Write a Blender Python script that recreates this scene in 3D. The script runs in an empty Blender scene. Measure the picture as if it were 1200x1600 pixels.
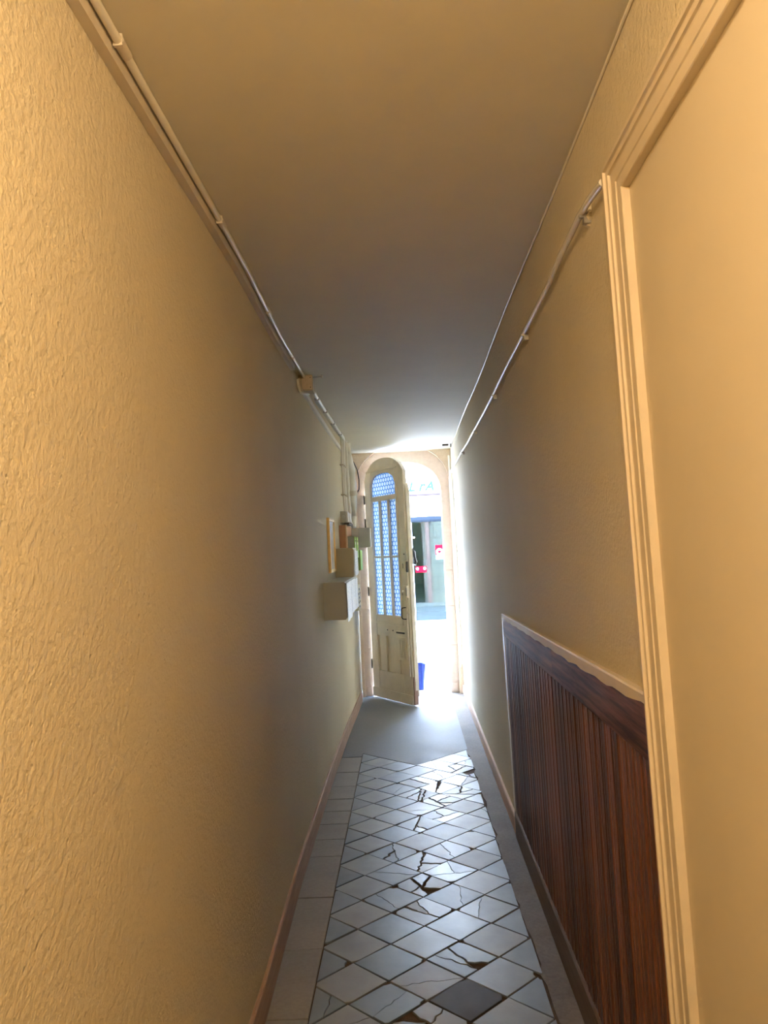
import bpy, bmesh, math, random
from mathutils import Vector, Matrix

random.seed(7)
scene = bpy.context.scene
col = scene.collection

# ------------------------------------------------------------------ camera
FPX = 1202.0                       # focal length in pixels of the 1200 x 1600 frame
EYE = 1.6
def camera_axes(vx=640.0, vy=857.0, roll=0.049):
    yw = Vector((vx-600, -(vy-800), -FPX)).normalized()
    u = Vector((-roll, 1, 0)); u.z = -(u.x*yw.x+u.y*yw.y)/yw.z; u.normalize()
    xw = yw.cross(u)
    return Matrix((xw, yw, u))
cd = bpy.data.cameras.new('camera')
cd.sensor_fit = 'VERTICAL'; cd.sensor_height = 32.0; cd.lens = FPX/1600*32.0
cd.clip_start = 0.02; cd.clip_end = 200
cam = bpy.data.objects.new('camera', cd); col.objects.link(cam)
cam.matrix_world = Matrix.Translation((0, 0, EYE)) @ camera_axes().to_4x4()
scene.camera = cam

# ------------------------------------------------------------------ sky, sun, exposure
world = bpy.data.worlds.new('sky'); scene.world = world; world.use_nodes = True
wt = world.node_tree; wt.nodes.clear()
wo = wt.nodes.new('ShaderNodeOutputWorld'); wb = wt.nodes.new('ShaderNodeBackground')
sky = wt.nodes.new('ShaderNodeTexSky'); sky.sky_type = 'NISHITA'; sky.sun_disc = False
sky.sun_elevation = math.radians(52); sky.sun_rotation = math.radians(-120)
sky.dust_density = 0.6; sky.ozone_density = 1.0
SKY_STRENGTH = 22.5
wb.inputs['Strength'].default_value = SKY_STRENGTH
wt.links.new(sky.outputs[0], wb.inputs[0]); wt.links.new(wb.outputs[0], wo.inputs[0])

SUN_STRENGTH = 13.0
sd = bpy.data.lights.new('sun', 'SUN'); sd.energy = SUN_STRENGTH; sd.angle = math.radians(0.6); sd.color = (1.0, 0.99, 0.97)
sun = bpy.data.objects.new('sun', sd); col.objects.link(sun)
sun.rotation_euler = Vector((0.68, -0.012, -0.73)).to_track_quat('-Z', 'Y').to_euler()
LAMP_STRENGTH = 312.0
LAMP_POS = (0.0, -0.18, 2.68)

scene.view_settings.view_transform = 'Standard'
scene.view_settings.look = 'None'
scene.view_settings.exposure = 0.0
scene.view_settings.gamma = 1.0
scene.view_settings.use_curve_mapping = False
scene.cycles.max_bounces = 12; scene.cycles.diffuse_bounces = 8; scene.cycles.glossy_bounces = 6
scene.cycles.transparent_max_bounces = 16; scene.cycles.use_denoising = True
scene.cycles.sample_clamp_indirect = 12.0
scene.cycles.caustics_reflective = False; scene.cycles.caustics_refractive = False

# ------------------------------------------------------------------ materials
class NT:
    def __init__(s, name):
        s.m = bpy.data.materials.new(name); s.m.use_nodes = True
        s.t = s.m.node_tree; s.b = s.t.nodes['Principled BSDF']; s.out = s.t.nodes['Material Output']
        s.tc = s.t.nodes.new('ShaderNodeTexCoord')
    def n(s, kind, **k):
        o = s.t.nodes.new('ShaderNode'+kind)
        for a, v in k.items():
            if a in o.inputs.keys(): o.inputs[a].default_value = v
            else: setattr(o, a, v)
        return o
    def l(s, a, b): s.t.links.new(a, b)
    def noise(s, scale, detail=4, rough=.6, vec=None, mapscale=None):
        nd = s.t.nodes.new('ShaderNodeTexNoise'); nd.inputs['Scale'].default_value = scale
        nd.inputs['Detail'].default_value = detail; nd.inputs['Roughness'].default_value = rough
        v = vec or s.tc.outputs['Object']
        if mapscale:
            mp = s.t.nodes.new('ShaderNodeMapping'); mp.inputs['Scale'].default_value = mapscale
            s.l(v, mp.inputs[0]); v = mp.outputs[0]
        s.l(v, nd.inputs['Vector']); return nd.outputs['Fac']
    def ramp(s, fac, stops):
        r = s.t.nodes.new('ShaderNodeValToRGB'); e = r.color_ramp.elements
        while len(e) < len(stops): e.new(0.5)
        for el, (p, c) in zip(e, stops):
            el.position = p; el.color = (*c, 1) if len(c) == 3 else c
        s.l(fac, r.inputs[0]); return r.outputs[0]
    def bump(s, h, strength=.5, dist=.01, normal=None):
        b = s.t.nodes.new('ShaderNodeBump'); b.inputs['Strength'].default_value = strength
        b.inputs['Distance'].default_value = dist; s.l(h, b.inputs['Height'])
        if normal: s.l(normal, b.inputs['Normal'])
        return b.outputs[0]
    def mixc(s, fac, a, b, blend='MIX'):
        m = s.t.nodes.new('ShaderNodeMix'); m.data_type = 'RGBA'; m.blend_type = blend
        for sock, v in ((m.inputs[0], fac), (m.inputs[6], a), (m.inputs[7], b)):
            if isinstance(v, (int, float)): sock.default_value = v
            elif isinstance(v, tuple): sock.default_value = (*v, 1)
            else: s.l(v, sock)
        return m.outputs[2]
    def math(s, op, a, b=0.0):
        m = s.t.nodes.new('ShaderNodeMath'); m.operation = op
        for sock, v in ((m.inputs[0], a), (m.inputs[1], b)):
            if isinstance(v, (int, float)): sock.default_value = v
            else: s.l(v, sock)
        return m.outputs[0]
    def setc(s, c): 
        if isinstance(c, tuple): s.b.inputs['Base Color'].default_value = (*c, 1)
        else: s.l(c, s.b.inputs['Base Color'])
    def rough(s, r):
        if isinstance(r, (int, float)): s.b.inputs['Roughness'].default_value = r
        else: s.l(r, s.b.inputs['Roughness'])
    def norm(s, n): s.l(n, s.b.inputs['Normal'])

def paint(name, c, rough=.5, var=.06, scale=6, bump=.15, bscale=60, bdist=.002, metallic=0, spec=.5):
    t = NT(name)
    n = t.noise(scale, 5)
    lo = tuple(max(0, x*(1-var)) for x in c); hi = tuple(min(1, x*(1+var)) for x in c)
    t.setc(t.ramp(n, [(.3, lo), (.7, hi)])); t.rough(rough)
    t.b.inputs['Metallic'].default_value = metallic
    t.b.inputs['Specular IOR Level'].default_value = spec
    if bump: t.norm(t.bump(t.noise(bscale, 3), bump, bdist))
    return t.m

M = {}
def crepi(name, c):
    t = NT(name)
    n = t.noise(2.2, 5)
    t.setc(t.ramp(n, [(.3, tuple(x*.95 for x in c)), (.7, c)]))
    t.rough(.68); t.b.inputs['Specular IOR Level'].default_value = .2
    big = t.noise(66, 3, .5); fine = t.noise(170, 3, .6)
    v = t.t.nodes.new('ShaderNodeTexVoronoi'); v.inputs['Scale'].default_value = 48; t.l(t.tc.outputs['Object'], v.inputs['Vector'])
    pits = t.ramp(v.outputs['Distance'], [(.0, (0, 0, 0)), (.22, (1, 1, 1))])
    gate = t.ramp(t.noise(9, 3), [(.45, (0, 0, 0)), (.62, (1, 1, 1))])
    pit = t.math('MULTIPLY', t.math('SUBTRACT', 1.0, pits), gate)
    h = t.math('ADD', t.math('MULTIPLY', big, .8), t.math('MULTIPLY', fine, .35))
    h = t.math('SUBTRACT', h, t.math('MULTIPLY', pit, .5))
    t.norm(t.bump(h, .66, .0075)); return t.m
M['wall'] = crepi('roughcast_wall_paint', (.68, .605, .445))
M['ceiling'] = paint('ceiling_paint', (.68, .635, .51), .68, .03, 3, .12, 35, .003, spec=.3)
M['panel'] = paint('smooth_wall_paint', (.68, .60, .455), .6, .025, 3, .05, 30, .002, spec=.2)
M['casing'] = paint('painted_casing', (.70, .61, .465), .5, .04, 12, .15, 50, .001, spec=.25)
M['trunk'] = paint('painted_trunking', (.62, .56, .46), .4, .03, 5, .08, 60, .001)
M['white_conduit'] = paint('white_conduit', (.80, .78, .72), .3, .03, 8, .05, 60, .001)
M['steel'] = paint('bare_metal', (.42, .40, .36), .35, .1, 30, .1, 80, .001, metallic=.8)
M['glint'] = paint('bright_paint_pipe', (.80, .76, .66), .22, .05, 10, .05, 60, .001)
M['dark_metal'] = paint('dark_iron', (.05, .045, .04), .4, .2, 30, .2, 90, .001, metallic=.4)
M['black'] = paint('black_enamel', (.012, .013, .016), .3, .2, 20, 0)

def wood(name, dark, light, rough, grain=(60, 60, 3), bump=.3, axis_scale=1.0, spec=.5, lo=.3, hi=.7, vary=.5):
    t = NT(name)
    g = t.noise(1.6*axis_scale, 6, .65, mapscale=grain)
    oi = t.t.nodes.new('ShaderNodeObjectInfo')
    f = t.math('ADD', g, t.math('MULTIPLY', t.math('SUBTRACT', oi.outputs['Random'], .5), vary))
    t.setc(t.ramp(f, [(lo, dark), (hi, light)])); t.rough(rough)
    t.b.inputs['Specular IOR Level'].default_value = spec
    t.norm(t.bump(g, bump, .002)); return t.m
M['wain'] = wood('dark_varnished_wood', (.055, .018, .008), (.18, .066, .028), .40, (70, 70, 2.2), .35, spec=.35)
M['wain_rail'] = wood('dark_varnished_rail_wood', (.035, .014, .009), (.25, .11, .065), .55, (22, 1.1, 22), 1.0, spec=.06, lo=.38, hi=.66, vary=.08)
M['wain_skirt'] = wood('brown_skirting_wood', (.10, .060, .038), (.17, .105, .068), .5, (40, 2.5, 40), .3)
M['base'] = wood('worn_pink_skirting', (.42, .28, .205), (.64, .45, .34), .6, (30, 3, 40), .25)
M['door'] = paint('old_cream_door_paint', (.80, .725, .585), .5, .07, 9, .25, 40, .002)
M['door_dark'] = paint('old_cream_lock_paint', (.78, .70, .57), .5, .12, 20, .25, 60, .002)
M['worn_wood'] = wood('bare_worn_wood', (.28, .16, .11), (.52, .34, .26), .7, (40, 40, 4), .4)

def stone(name, a, b, scale=5, rough=.85, bump=.4, bd=.006):
    t = NT(name)
    n = t.noise(scale, 8, .65); n2 = t.noise(scale*9, 4)
    t.setc(t.mixc(.35, t.ramp(n, [(.3, a), (.7, b)]), t.ramp(n2, [(.3, a), (.7, b)])))
    t.rough(rough); t.norm(t.bump(n2, bump, bd)); return t.m
M['jamb'] = stone('pink_limestone', (.60, .495, .425), (.74, .635, .555), 4)
M['spandrel'] = stone('ochre_plaster', (.62, .50, .36), (.82, .70, .57), 6)
M['facade_stone'] = stone('pale_facade_limestone', (.52, .47, .39), (.66, .60, .51), 3)
M['facade_joint'] = stone('facade_mortar', (.26, .22, .18), (.33, .28, .23), 8)
M['street'] = stone('street_asphalt', (.20, .21, .23), (.27, .28, .30), 3, .9)
M['pavement'] = stone('pale_pavement', (.50, .49, .47), (.60, .59, .56), 3, .9)
M['shop_white'] = paint('white_facade_render', (.82, .80, .76), .7, .03, 3, .1, 40, .003)
M['shop_cream'] = paint('cream_facade_band', (.80, .74, .62), .7, .04, 3, .1, 40, .003)
M['alu'] = paint('blue_grey_aluminium', (.010, .0135, .019), .8, .03, 4, 0, spec=0)
M['white_frame'] = paint('white_shop_frame', (.80, .82, .84), .4, .02, 4, 0)
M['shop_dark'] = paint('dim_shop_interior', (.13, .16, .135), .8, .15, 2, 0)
M['letter'] = paint('blue_letter', (.014, .027, .037), .8, .05, 3, 0, spec=0)
M['fascia_line'] = paint('dark_pink_moulding', (.025, .020, .022), .8, .05, 3, 0, spec=0)
M['red'] = paint('red_sticker', (.11, .002, .006), .8, .05, 5, 0, spec=0)
M['paleblue'] = paint('pale_blue_sticker', (.045, .075, .09), .8, .05, 5, 0, spec=0)
M['white'] = paint('white_print', (.82, .82, .82), .5, .02, 5, 0)
M['pink'] = paint('pink_reveal', (.62, .36, .32), .7, .08, 5, 0)
M['earth'] = stone('dark_joint_earth', (.045, .028, .016), (.10, .062, .036), 14, .95, .7, .004)
def cement(name, a, b, r=.62):
    t = NT(name)
    n = t.noise(2.5, 8, .7); n2 = t.noise(60, 4)
    t.setc(t.mixc(.3, t.ramp(n, [(.3, a), (.68, b)]), t.ramp(n2, [(.35, a), (.65, b)])))
    t.rough(t.math('ADD', t.math('MULTIPLY', n, .3), r-.15)); t.norm(t.bump(n2, .2, .002)); return t.m
M['cement'] = cement('smooth_grey_cement', (.13, .135, .145), (.195, .20, .21), .60)
M['cement_edge'] = cement('dirty_brown_cement', (.085, .07, .055), (.20, .172, .14), .75)
M['slab'] = cement('worn_border_slab', (.19, .18, .165), (.29, .275, .25), .55)
def tile(name, a, b, r0=.2, r1=.5):
    t = NT(name)
    oi = t.t.nodes.new('ShaderNodeObjectInfo')
    vadd = t.t.nodes.new('ShaderNodeVectorMath'); vadd.operation = 'ADD'
    cmb = t.t.nodes.new('ShaderNodeCombineXYZ')
    t.l(t.math('MULTIPLY', oi.outputs['Random'], 37.0), cmb.inputs[0]); t.l(t.math('MULTIPLY', oi.outputs['Random'], 11.0), cmb.inputs[1])
    t.l(t.tc.outputs['Object'], vadd.inputs[0]); t.l(cmb.outputs[0], vadd.inputs[1]); v = vadd.outputs[0]
    n = t.noise(7, 5, .55, vec=v); st = t.noise(5, 3, .55, vec=v, mapscale=(4, 1.6, 1)); fine = t.noise(120, 4, vec=v)
    f = t.math('ADD', t.math('MULTIPLY', n, .7), t.math('MULTIPLY', oi.outputs['Random'], .3))
    t.setc(t.ramp(f, [(.3, a), (.7, b)]))
    rr = t.math('ADD', t.math('MULTIPLY', st, (r1-r0)*1.0), t.math('ADD', t.math('MULTIPLY', oi.outputs['Random'], .10), r0-.05))
    t.rough(rr); t.b.inputs['IOR'].default_value = 1.9
    hh = t.math('ADD', t.noise(14, 3, vec=v), t.math('MULTIPLY', fine, .12))
    t.norm(t.bump(hh, .25, .003)); return t.m
M['tile_light'] = tile('worn_white_marble', (.145, .16, .17), (.25, .265, .275), .345, .50)
M['tile_blue'] = tile('worn_blue_grey_marble', (.085, .115, .145), (.16, .20, .245), .345, .48)
M['tile_dark'] = tile('dark_slate_tile', (.045, .047, .05), (.075, .077, .08), .45, .7)
M['tile_dark'].node_tree.nodes['Principled BSDF'].inputs['IOR'].default_value = 1.4
M['gold'] = paint('gilt_frame', (.60, .42, .16), .35, .1, 20, .1, 60, .001, metallic=.5)
M['mirror'] = paint('pale_glazed_print', (.84, .89, .93), .2, .05, 9, 0)
M['box_grey'] = paint('grey_painted_steel', (.54, .56, .56), .45, .04, 6, .05, 60, .001)
M['box_beige'] = paint('olive_beige_steel', (.55, .485, .33), .45, .04, 6, .05, 60, .001)
M['box_brown'] = wood('reddish_brown_board', (.36, .18, .10), (.54, .29, .17), .55, (30, 30, 4), .2)
M['box_teal'] = paint('grey_green_steel', (.34, .41, .40), .4, .04, 6, 0)
M['lime'] = paint('lime_green_front', (.42, .72, .20), .5, .05, 6, 0)
M['olive'] = paint('dark_green_gap', (.16, .26, .05), .5, .05, 6, 0)
M['grey_front'] = paint('light_grey_plastic', (.72, .72, .70), .4, .03, 6, 0)
M['meter'] = paint('mid_grey_cabinet', (.50, .51, .50), .5, .05, 7, .05, 60, .001)
def printed(name):
    t = NT(name)
    n = t.noise(6, 2, .5, mapscale=(1, 2, 30)); n2 = t.noise(50, 3, .6, mapscale=(1, 1.5, 1))
    ink = t.math('MULTIPLY', t.ramp(n, [(.45, (0, 0, 0)), (.52, (1, 1, 1))]), t.ramp(n2, [(.42, (0, 0, 0)), (.56, (1, 1, 1))]))
    t.setc(t.mixc(t.math('MULTIPLY', ink, .5), (.86, .89, .94), (.25, .38, .64))); t.rough(.35)
    t.norm(t.bump(t.noise(22, 4), .4, .006)); return t.m
M['paper'] = printed('printed_plastic_sheet')
M['notice'] = paint('cream_plate', (.72, .64, .42), .5, .05, 8, 0)
M['blue_bag'] = paint('bright_blue_plastic', (.004, .024, .18), .6, .12, 5, .5, 14, .02)
M['bag_dark'] = paint('dark_blue_strap', (.01, .04, .30), .5, .1, 5, 0)

def hexglass(name):
    """pressed hexagon glass: pale cells, blue ridges between them (pattern finer than it can be picked apart)"""
    t = NT(name); cell = .049
    sep = t.t.nodes.new('ShaderNodeSeparateXYZ'); t.l(t.tc.outputs['Object'], sep.inputs[0])
    px = t.math('DIVIDE', sep.outputs['X'], cell); pz = t.math('DIVIDE', sep.outputs['Z'], cell)
    def hexd(ox, oz):
        # distance inside one rectangular lattice of period (1, 1.732)
        a = t.math('SUBTRACT', t.math('WRAP', t.math('ADD', px, ox), 1.0), .5)
        b = t.math('SUBTRACT', t.math('WRAP', t.math('ADD', pz, oz), 1.732), .866)
        aa = t.math('ABSOLUTE', a); ab = t.math('ABSOLUTE', b)
        return t.math('MAXIMUM', aa, t.math('ADD', t.math('MULTIPLY', aa, .5), t.math('MULTIPLY', ab, .866)))
    def wrapfix():
        for nd in t.t.nodes:
            if nd.bl_idname == 'ShaderNodeMath' and nd.operation == 'WRAP': nd.inputs[2].default_value = 0.0
    d = t.math('MINIMUM', hexd(0, 0), hexd(.5, .866)); wrapfix()
    colr = t.ramp(d, [(.30, (.34, .37, .40)), (.45, (.055, .125, .225))])
    tr = t.n('BsdfTranslucent'); tp = t.n('BsdfTransparent'); gl = t.n('BsdfGlossy'); gl.inputs['Roughness'].default_value = .15
    t.l(colr, tr.inputs['Color']); t.l(colr, tp.inputs['Color'])
    m1 = t.n('MixShader'); m1.inputs[0].default_value = .28; t.l(tr.outputs[0], m1.inputs[1]); t.l(tp.outputs[0], m1.inputs[2])
    m2 = t.n('MixShader'); m2.inputs[0].default_value = .05; t.l(m1.outputs[0], m2.inputs[1]); t.l(gl.outputs[0], m2.inputs[2])
    t.l(m2.outputs[0], t.out.inputs['Surface']); return t.m
M['hexglass'] = hexglass('pressed_hexagon_glass')
def shopglass():
    t = NT('shop_window_glass')
    tp = t.n('BsdfTransparent'); tp.inputs['Color'].default_value = (.80, .90, .86, 1)
    gl = t.n('BsdfGlossy'); gl.inputs['Roughness'].default_value = .015; gl.inputs['Color'].default_value = (.92, .97, .95, 1)
    fr = t.n('Fresnel'); fr.inputs['IOR'].default_value = 1.5
    m = t.n('MixShader'); t.l(fr.outputs[0], m.inputs[0]); t.l(tp.outputs[0], m.inputs[1]); t.l(gl.outputs[0], m.inputs[2])
    t.l(m.outputs[0], t.out.inputs['Surface']); return t.m
M['shopglass'] = shopglass()
def glow(name, c, s):
    m = bpy.data.materials.new(name); m.use_nodes = True; b = m.node_tree.nodes['Principled BSDF']
    b.inputs['Base Color'].default_value = (.85, .85, .82, 1); b.inputs['Emission Color'].default_value = (*c, 1)
    b.inputs['Emission Strength'].default_value = s; return m
M['lamp_glow'] = glow('warm_lit_opal_dome', (1.0, .72, .42), LAMP_STRENGTH)

# ------------------------------------------------------------------ mesh helpers
class MB:
    def __init__(s): s.v = []; s.f = []
    def add(s, vs, fs):
        o = len(s.v); s.v += [tuple(p) for p in vs]; s.f += [tuple(i+o for i in f) for f in fs]; return s
    def box(s, lo, hi):
        (a, b, c), (d, e, g) = lo, hi
        return s.add([(a, b, c), (d, b, c), (d, e, c), (a, e, c), (a, b, g), (d, b, g), (d, e, g), (a, e, g)],
                     [(0, 3, 2, 1), (4, 5, 6, 7), (0, 1, 5, 4), (1, 2, 6, 5), (2, 3, 7, 6), (3, 0, 4, 7)])
    def prism(s, poly, fn0, fn1):
        n = len(poly); vs = [fn0(p) for p in poly]+[fn1(p) for p in poly]
        return s.add(vs, [tuple(range(n-1, -1, -1)), tuple(range(n, 2*n))]+[(i, (i+1) % n, n+(i+1) % n, n+i) for i in range(n)])
    def loft(s, rings, closed=True, caps=True):
        n = len(rings[0]); vs = [p for r in rings for p in r]; fs = []
        for k in range(len(rings)-1):
            for i in range(n if closed else n-1):
                j = (i+1) % n; fs.append((k*n+i, k*n+j, (k+1)*n+j, (k+1)*n+i))
        if caps: fs += [tuple(range(n-1, -1, -1)), tuple(range((len(rings)-1)*n, len(rings)*n))]
        return s.add(vs, fs)
    def tube(s, path, r, n=10):
        P = [Vector(p) for p in path]; rings = []
        ref = Vector((0, 0, 1))
        for i, p in enumerate(P):
            t = (P[min(i+1, len(P)-1)]-P[max(i-1, 0)]).normalized()
            a = t.cross(ref if abs(t.z) < .95 else Vector((1, 0, 0))).normalized()
            if i and a.dot(la) < 0: a = -a
            la = a; b = t.cross(a); rr = r[i] if isinstance(r, (list, tuple)) else r
            rings.append([tuple(p+a*math.cos(2*math.pi*k/n)*rr+b*math.sin(2*math.pi*k/n)*rr) for k in range(n)])
        return s.loft(rings)
    def lathe(s, c, prof, n=24, axis='z'):
        rings = []
        for r, h in prof:
            ring = []
            for k in range(n):
                a = 2*math.pi*k/n; x, y = r*math.cos(a), r*math.sin(a)
                ring.append((c[0]+x, c[1]+y, c[2]+h) if axis == 'z' else ((c[0]+h, c[1]+x, c[2]+y) if axis == 'x' else (c[0]+x, c[1]+h, c[2]+y)))
            rings.append(ring)
        return s.loft(rings)

def link(name, mb, mat, parent=None, bevel=0, smooth=False, local=False, keep=False):
    """one mesh object; verts are in world space unless local (then in the parent's space)"""
    me = bpy.data.meshes.new(name)
    vs = [Vector(p) for p in mb.v]
    if parent is not None and not local: vs = [v-parent.location for v in vs]
    lo = Vector([min(v[i] for v in vs) for i in range(3)]); hi = Vector([max(v[i] for v in vs) for i in range(3)])
    c = Vector((0, 0, 0)) if keep else Vector(((lo.x+hi.x)/2, (lo.y+hi.y)/2, lo.z))
    me.from_pydata([tuple(v-c) for v in vs], [], mb.f)
    bm = bmesh.new(); bm.from_mesh(me); bmesh.ops.recalc_face_normals(bm, faces=bm.faces)
    if bevel:
        bmesh.ops.bevel(bm, geom=[e for e in bm.edges if len(e.link_faces) == 2 and e.calc_face_angle(0) > .5], offset=bevel, segments=2, affect='EDGES', clamp_overlap=True)
    bm.to_mesh(me); bm.free()
    if smooth:
        for p in me.polygons: p.use_smooth = True
        me.set_sharp_from_angle(angle=math.radians(50))
    me.materials.append(M[mat] if isinstance(mat, str) else mat)
    o = bpy.data.objects.new(name, me); col.objects.link(o); o.location = c
    if parent is not None: o.parent = parent
    return o
def bx(name, lo, hi, mat, parent=None, bevel=0, **k): return link(name, MB().box(lo, hi), mat, parent, bevel, **k)
def tag(o, label, cat, group=None, kind=None):
    o['label'] = label; o['category'] = cat
    if group: o['group'] = group
    if kind: o['kind'] = kind
    return o
def root(name, loc, label, cat, group=None, kind=None, rz=0):
    o = bpy.data.objects.new(name, None); o.empty_display_size = .1; col.objects.link(o)
    o.location = loc; o.rotation_euler = (0, 0, rz); return tag(o, label, cat, group, kind)
def interp(x, xs, ys):
    if x <= xs[0]: return ys[0]
    for i in range(len(xs)-1):
        if x <= xs[i+1]: return ys[i]+(ys[i+1]-ys[i])*(x-xs[i])/(xs[i+1]-xs[i])
    return ys[-1]
def smoothi(x, xs, ys):
    for i in range(len(xs)-1):
        if x <= xs[i+1]:
            t = max(0, min(1, (x-xs[i])/(xs[i+1]-xs[i]))); t = t*t*(3-2*t); return ys[i]+(ys[i+1]-ys[i])*t
    return ys[-1]

# ------------------------------------------------------------------ room shell
CEIL = 2.68; Y0 = -3.0; Y1 = 8.52
LY = [-3, 1, 2.7, 3.7, 5.3, 6.7, 7.6, 8.5, 9.5]; LX = [-.565, -.565, -.575, -.603, -.615, -.606, -.588, -.578, -.575]
def skx(y): return interp(y, LY, LX)                     # face of the left skirting (the old wall bows)
def lwx(y): return skx(y)-.012                           # left wall face
def rwx(z, off=0.0): return .52-off-.0075*z              # right wall face, leaning in a little
ys = [Y0+i*(Y1-Y0)/46 for i in range(47)]

floor = tag(bx('floor', (-.85, Y0, -.14), (.75, 8.62, -.007), 'earth'), 'narrow hallway floor with worn diagonal marble tiles and dark joints', 'floor', kind='structure')
wl = MB().loft([[(lwx(y), y, -.1), (lwx(y), y, CEIL+.05), (lwx(y)-.16, y, CEIL+.05), (lwx(y)-.16, y, -.1)] for y in ys])
tag(link('wall_left', wl, 'wall', smooth=True), 'long roughcast cream wall carrying the letter boxes', 'wall', kind='structure')
DO0, DO1, DOZ = .70, 1.61, 2.395                       # opening of the flush door in the right wall
def rsec(mb, ya, yb, za, zb, xo=.70):
    mb.loft([[(rwx(za), y, za), (rwx(zb), y, zb), (xo, y, zb), (xo, y, za)] for y in (ya, yb)])
wr = MB(); rsec(wr, 1.647, Y1, -.1, CEIL+.05); rsec(wr, Y0, .66, -.1, CEIL+.05); rsec(wr, .66, 1.647, DOZ, CEIL+.05)
tag(link('wall_right', wr, 'wall'), 'roughcast cream wall above the dark wood wainscot', 'wall', kind='structure')
tag(bx('wall_back', (-.85, Y0-.15, -.1), (.75, Y0, CEIL+.05), 'wall'), 'cream wall closing the hallway behind the viewer', 'wall', kind='structure')
tag(bx('ceiling', (-.85, Y0-.15, CEIL), (.75, Y1+.05, CEIL+.18), 'ceiling'), 'smooth painted hallway ceiling', 'ceiling', kind='structure')

# ---- end wall with the arched entrance
ACX, AHW, ASP, ARI = -.045, .427, 2.21, .355             # arch centre, half width, springing, rise
def arch_pts(cx, hw, sp, ri, n=28, e=2.25):
    out = []
    for i in range(n+1):
        a = math.pi*i/n; c, s_ = math.cos(a), math.sin(a)
        out.append((cx-hw*math.copysign(abs(c)**(2/e), c), sp+ri*abs(s_)**(2/e)))
    return out
def arch_plate(mb, x0, x1, z0, z1, ya, yb, cx, hw, sp, ri):
    A = arch_pts(cx, hw, sp, ri)
    A = [(a, min(b, z1-.002)) for a, b in A]
    # left pier, right pier, and the piece above as quads strips
    for (p, q) in (((x0, z0), (cx-hw, sp)), ((cx+hw, z0), (x1, sp))):
        mb.box((p[0], ya, p[1]), (q[0], yb, q[1]))
    L = [(x0, sp)]+A+[(x1, sp)]
    for i in range(len(L)-1):
        (a, b), (c, d) = L[i], L[i+1]
        if abs(a-c) < 1e-6: continue
        P = [(a, b), (c, d), (c, z1), (a, z1)]
        mb.prism(P, lambda p: (p[0], ya, p[1]), lambda p: (p[0], yb, p[1]))
wf = MB(); arch_plate(wf, -.85, .75, -.1, CEIL+.1, 8.49, 8.56, ACX, .515, 2.30, .44)
wfo = tag(link('wall_front', wf, 'spandrel'), 'end wall with ochre spandrels round the arched street entrance', 'wall', kind='structure')
ja = MB(); arch_plate(ja, -.85, .75, -.1, CEIL+.1, 8.56, 8.72, ACX, AHW, ASP, ARI)
link('arch_surround', ja, 'jamb', wfo)
# worn stone blocks of the right and left jamb
for sx, xa, xb in ((1, ACX+AHW-.004, ACX+AHW+.088), (-1, ACX-AHW-.088, ACX-AHW+.004)):
    zz = [.0, .13, .52, .95, 1.34, 1.76, 2.21]
    for i in range(6):
        d = random.uniform(0, .008)
        bx('jamb_stone', (xa, 8.535+d, zz[i]+.002), (xb, 8.60, zz[i+1]-.002), 'jamb', wfo, .004 if i else .02)
# thin dark strip added along the inner edge of the right jamb
bx('dark_edge_strip', (ACX+AHW-.006, 8.70, .02), (ACX+AHW+.002, 8.735, ASP), 'dark_metal', wfo)
# thin arris line over the spandrels
for sx in (-1, 1):
    A = [p for p in arch_pts(ACX, .515, 2.30, .44, 40)]
    A = [p for p in A if (p[0]-ACX)*sx > .18 and p[1] < CEIL-.005]
    link('arch_bead', MB().tube([(p[0], 8.487, p[1]) for p in A], .006, 6), 'jamb', wfo, smooth=True)

# ---- skirtings
sk = MB().loft([[(skx(y), y, -.005), (skx(y), y, .112), (skx(y)-.004, y, .118), (skx(y)-.02, y, .118), (skx(y)-.02, y, -.005)] for y in ys if y <= 8.5])
tag(link('baseboard_left', sk, 'base'), 'worn pinkish wooden skirting along the bowed wall', 'skirting', kind='structure')
# pieces of loose plaster edge above the skirting
rs = MB().loft([[(rwx(0, .016), y, -.005), (rwx(.085, .016), y, .085), (rwx(.09, .012), y, .091), (.54, y, .091), (.54, y, -.005)] for y in (4.36, 6.4, 8.5)])
tag(link('baseboard_right', rs, 'base'), 'worn pinkish wooden skirting between wainscot and street door', 'skirting', kind='structure')

# ------------------------------------------------------------------ floor pieces
# border of worn slabs along the left wall
joints = [-3.0, -2.2, -1.3, -.45, .35, 1.1, 1.75, 2.30, 2.72, 3.185, 3.65, 4.128, 4.369, 4.609, 4.831, 5.062, 5.33, 5.66, 6.06]
def tile_left(y): return -.4265-.0068*(y-2.69)
def tile_right(y): return .413-.0112*(y-2.69)
for a, b in zip(joints[:-1], joints[1:]):
    g = .0022; dz = random.uniform(-.0012, .0006)
    poly = [(skx(a)-.012, a+g), (tile_left(a)-.004, a+g), (tile_left(b)-.004, b-g), (skx(b)-.012, b-g)]
    link('border_slab', MB().prism(poly, lambda p: (p[0], p[1], -.02), lambda p: (p[0], p[1], dz)), 'slab', floor, .0015)
E1 = (.141, .138); E2 = (-.142, .131); O = (-.018, 3.345)
def lat(i, j): return Vector((O[0]+i*E1[0]+j*E2[0], O[1]+i*E1[1]+j*E2[1]))
V0, VL, VR = lat(9, 9), lat(9, 12), lat(12, 9)
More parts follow.
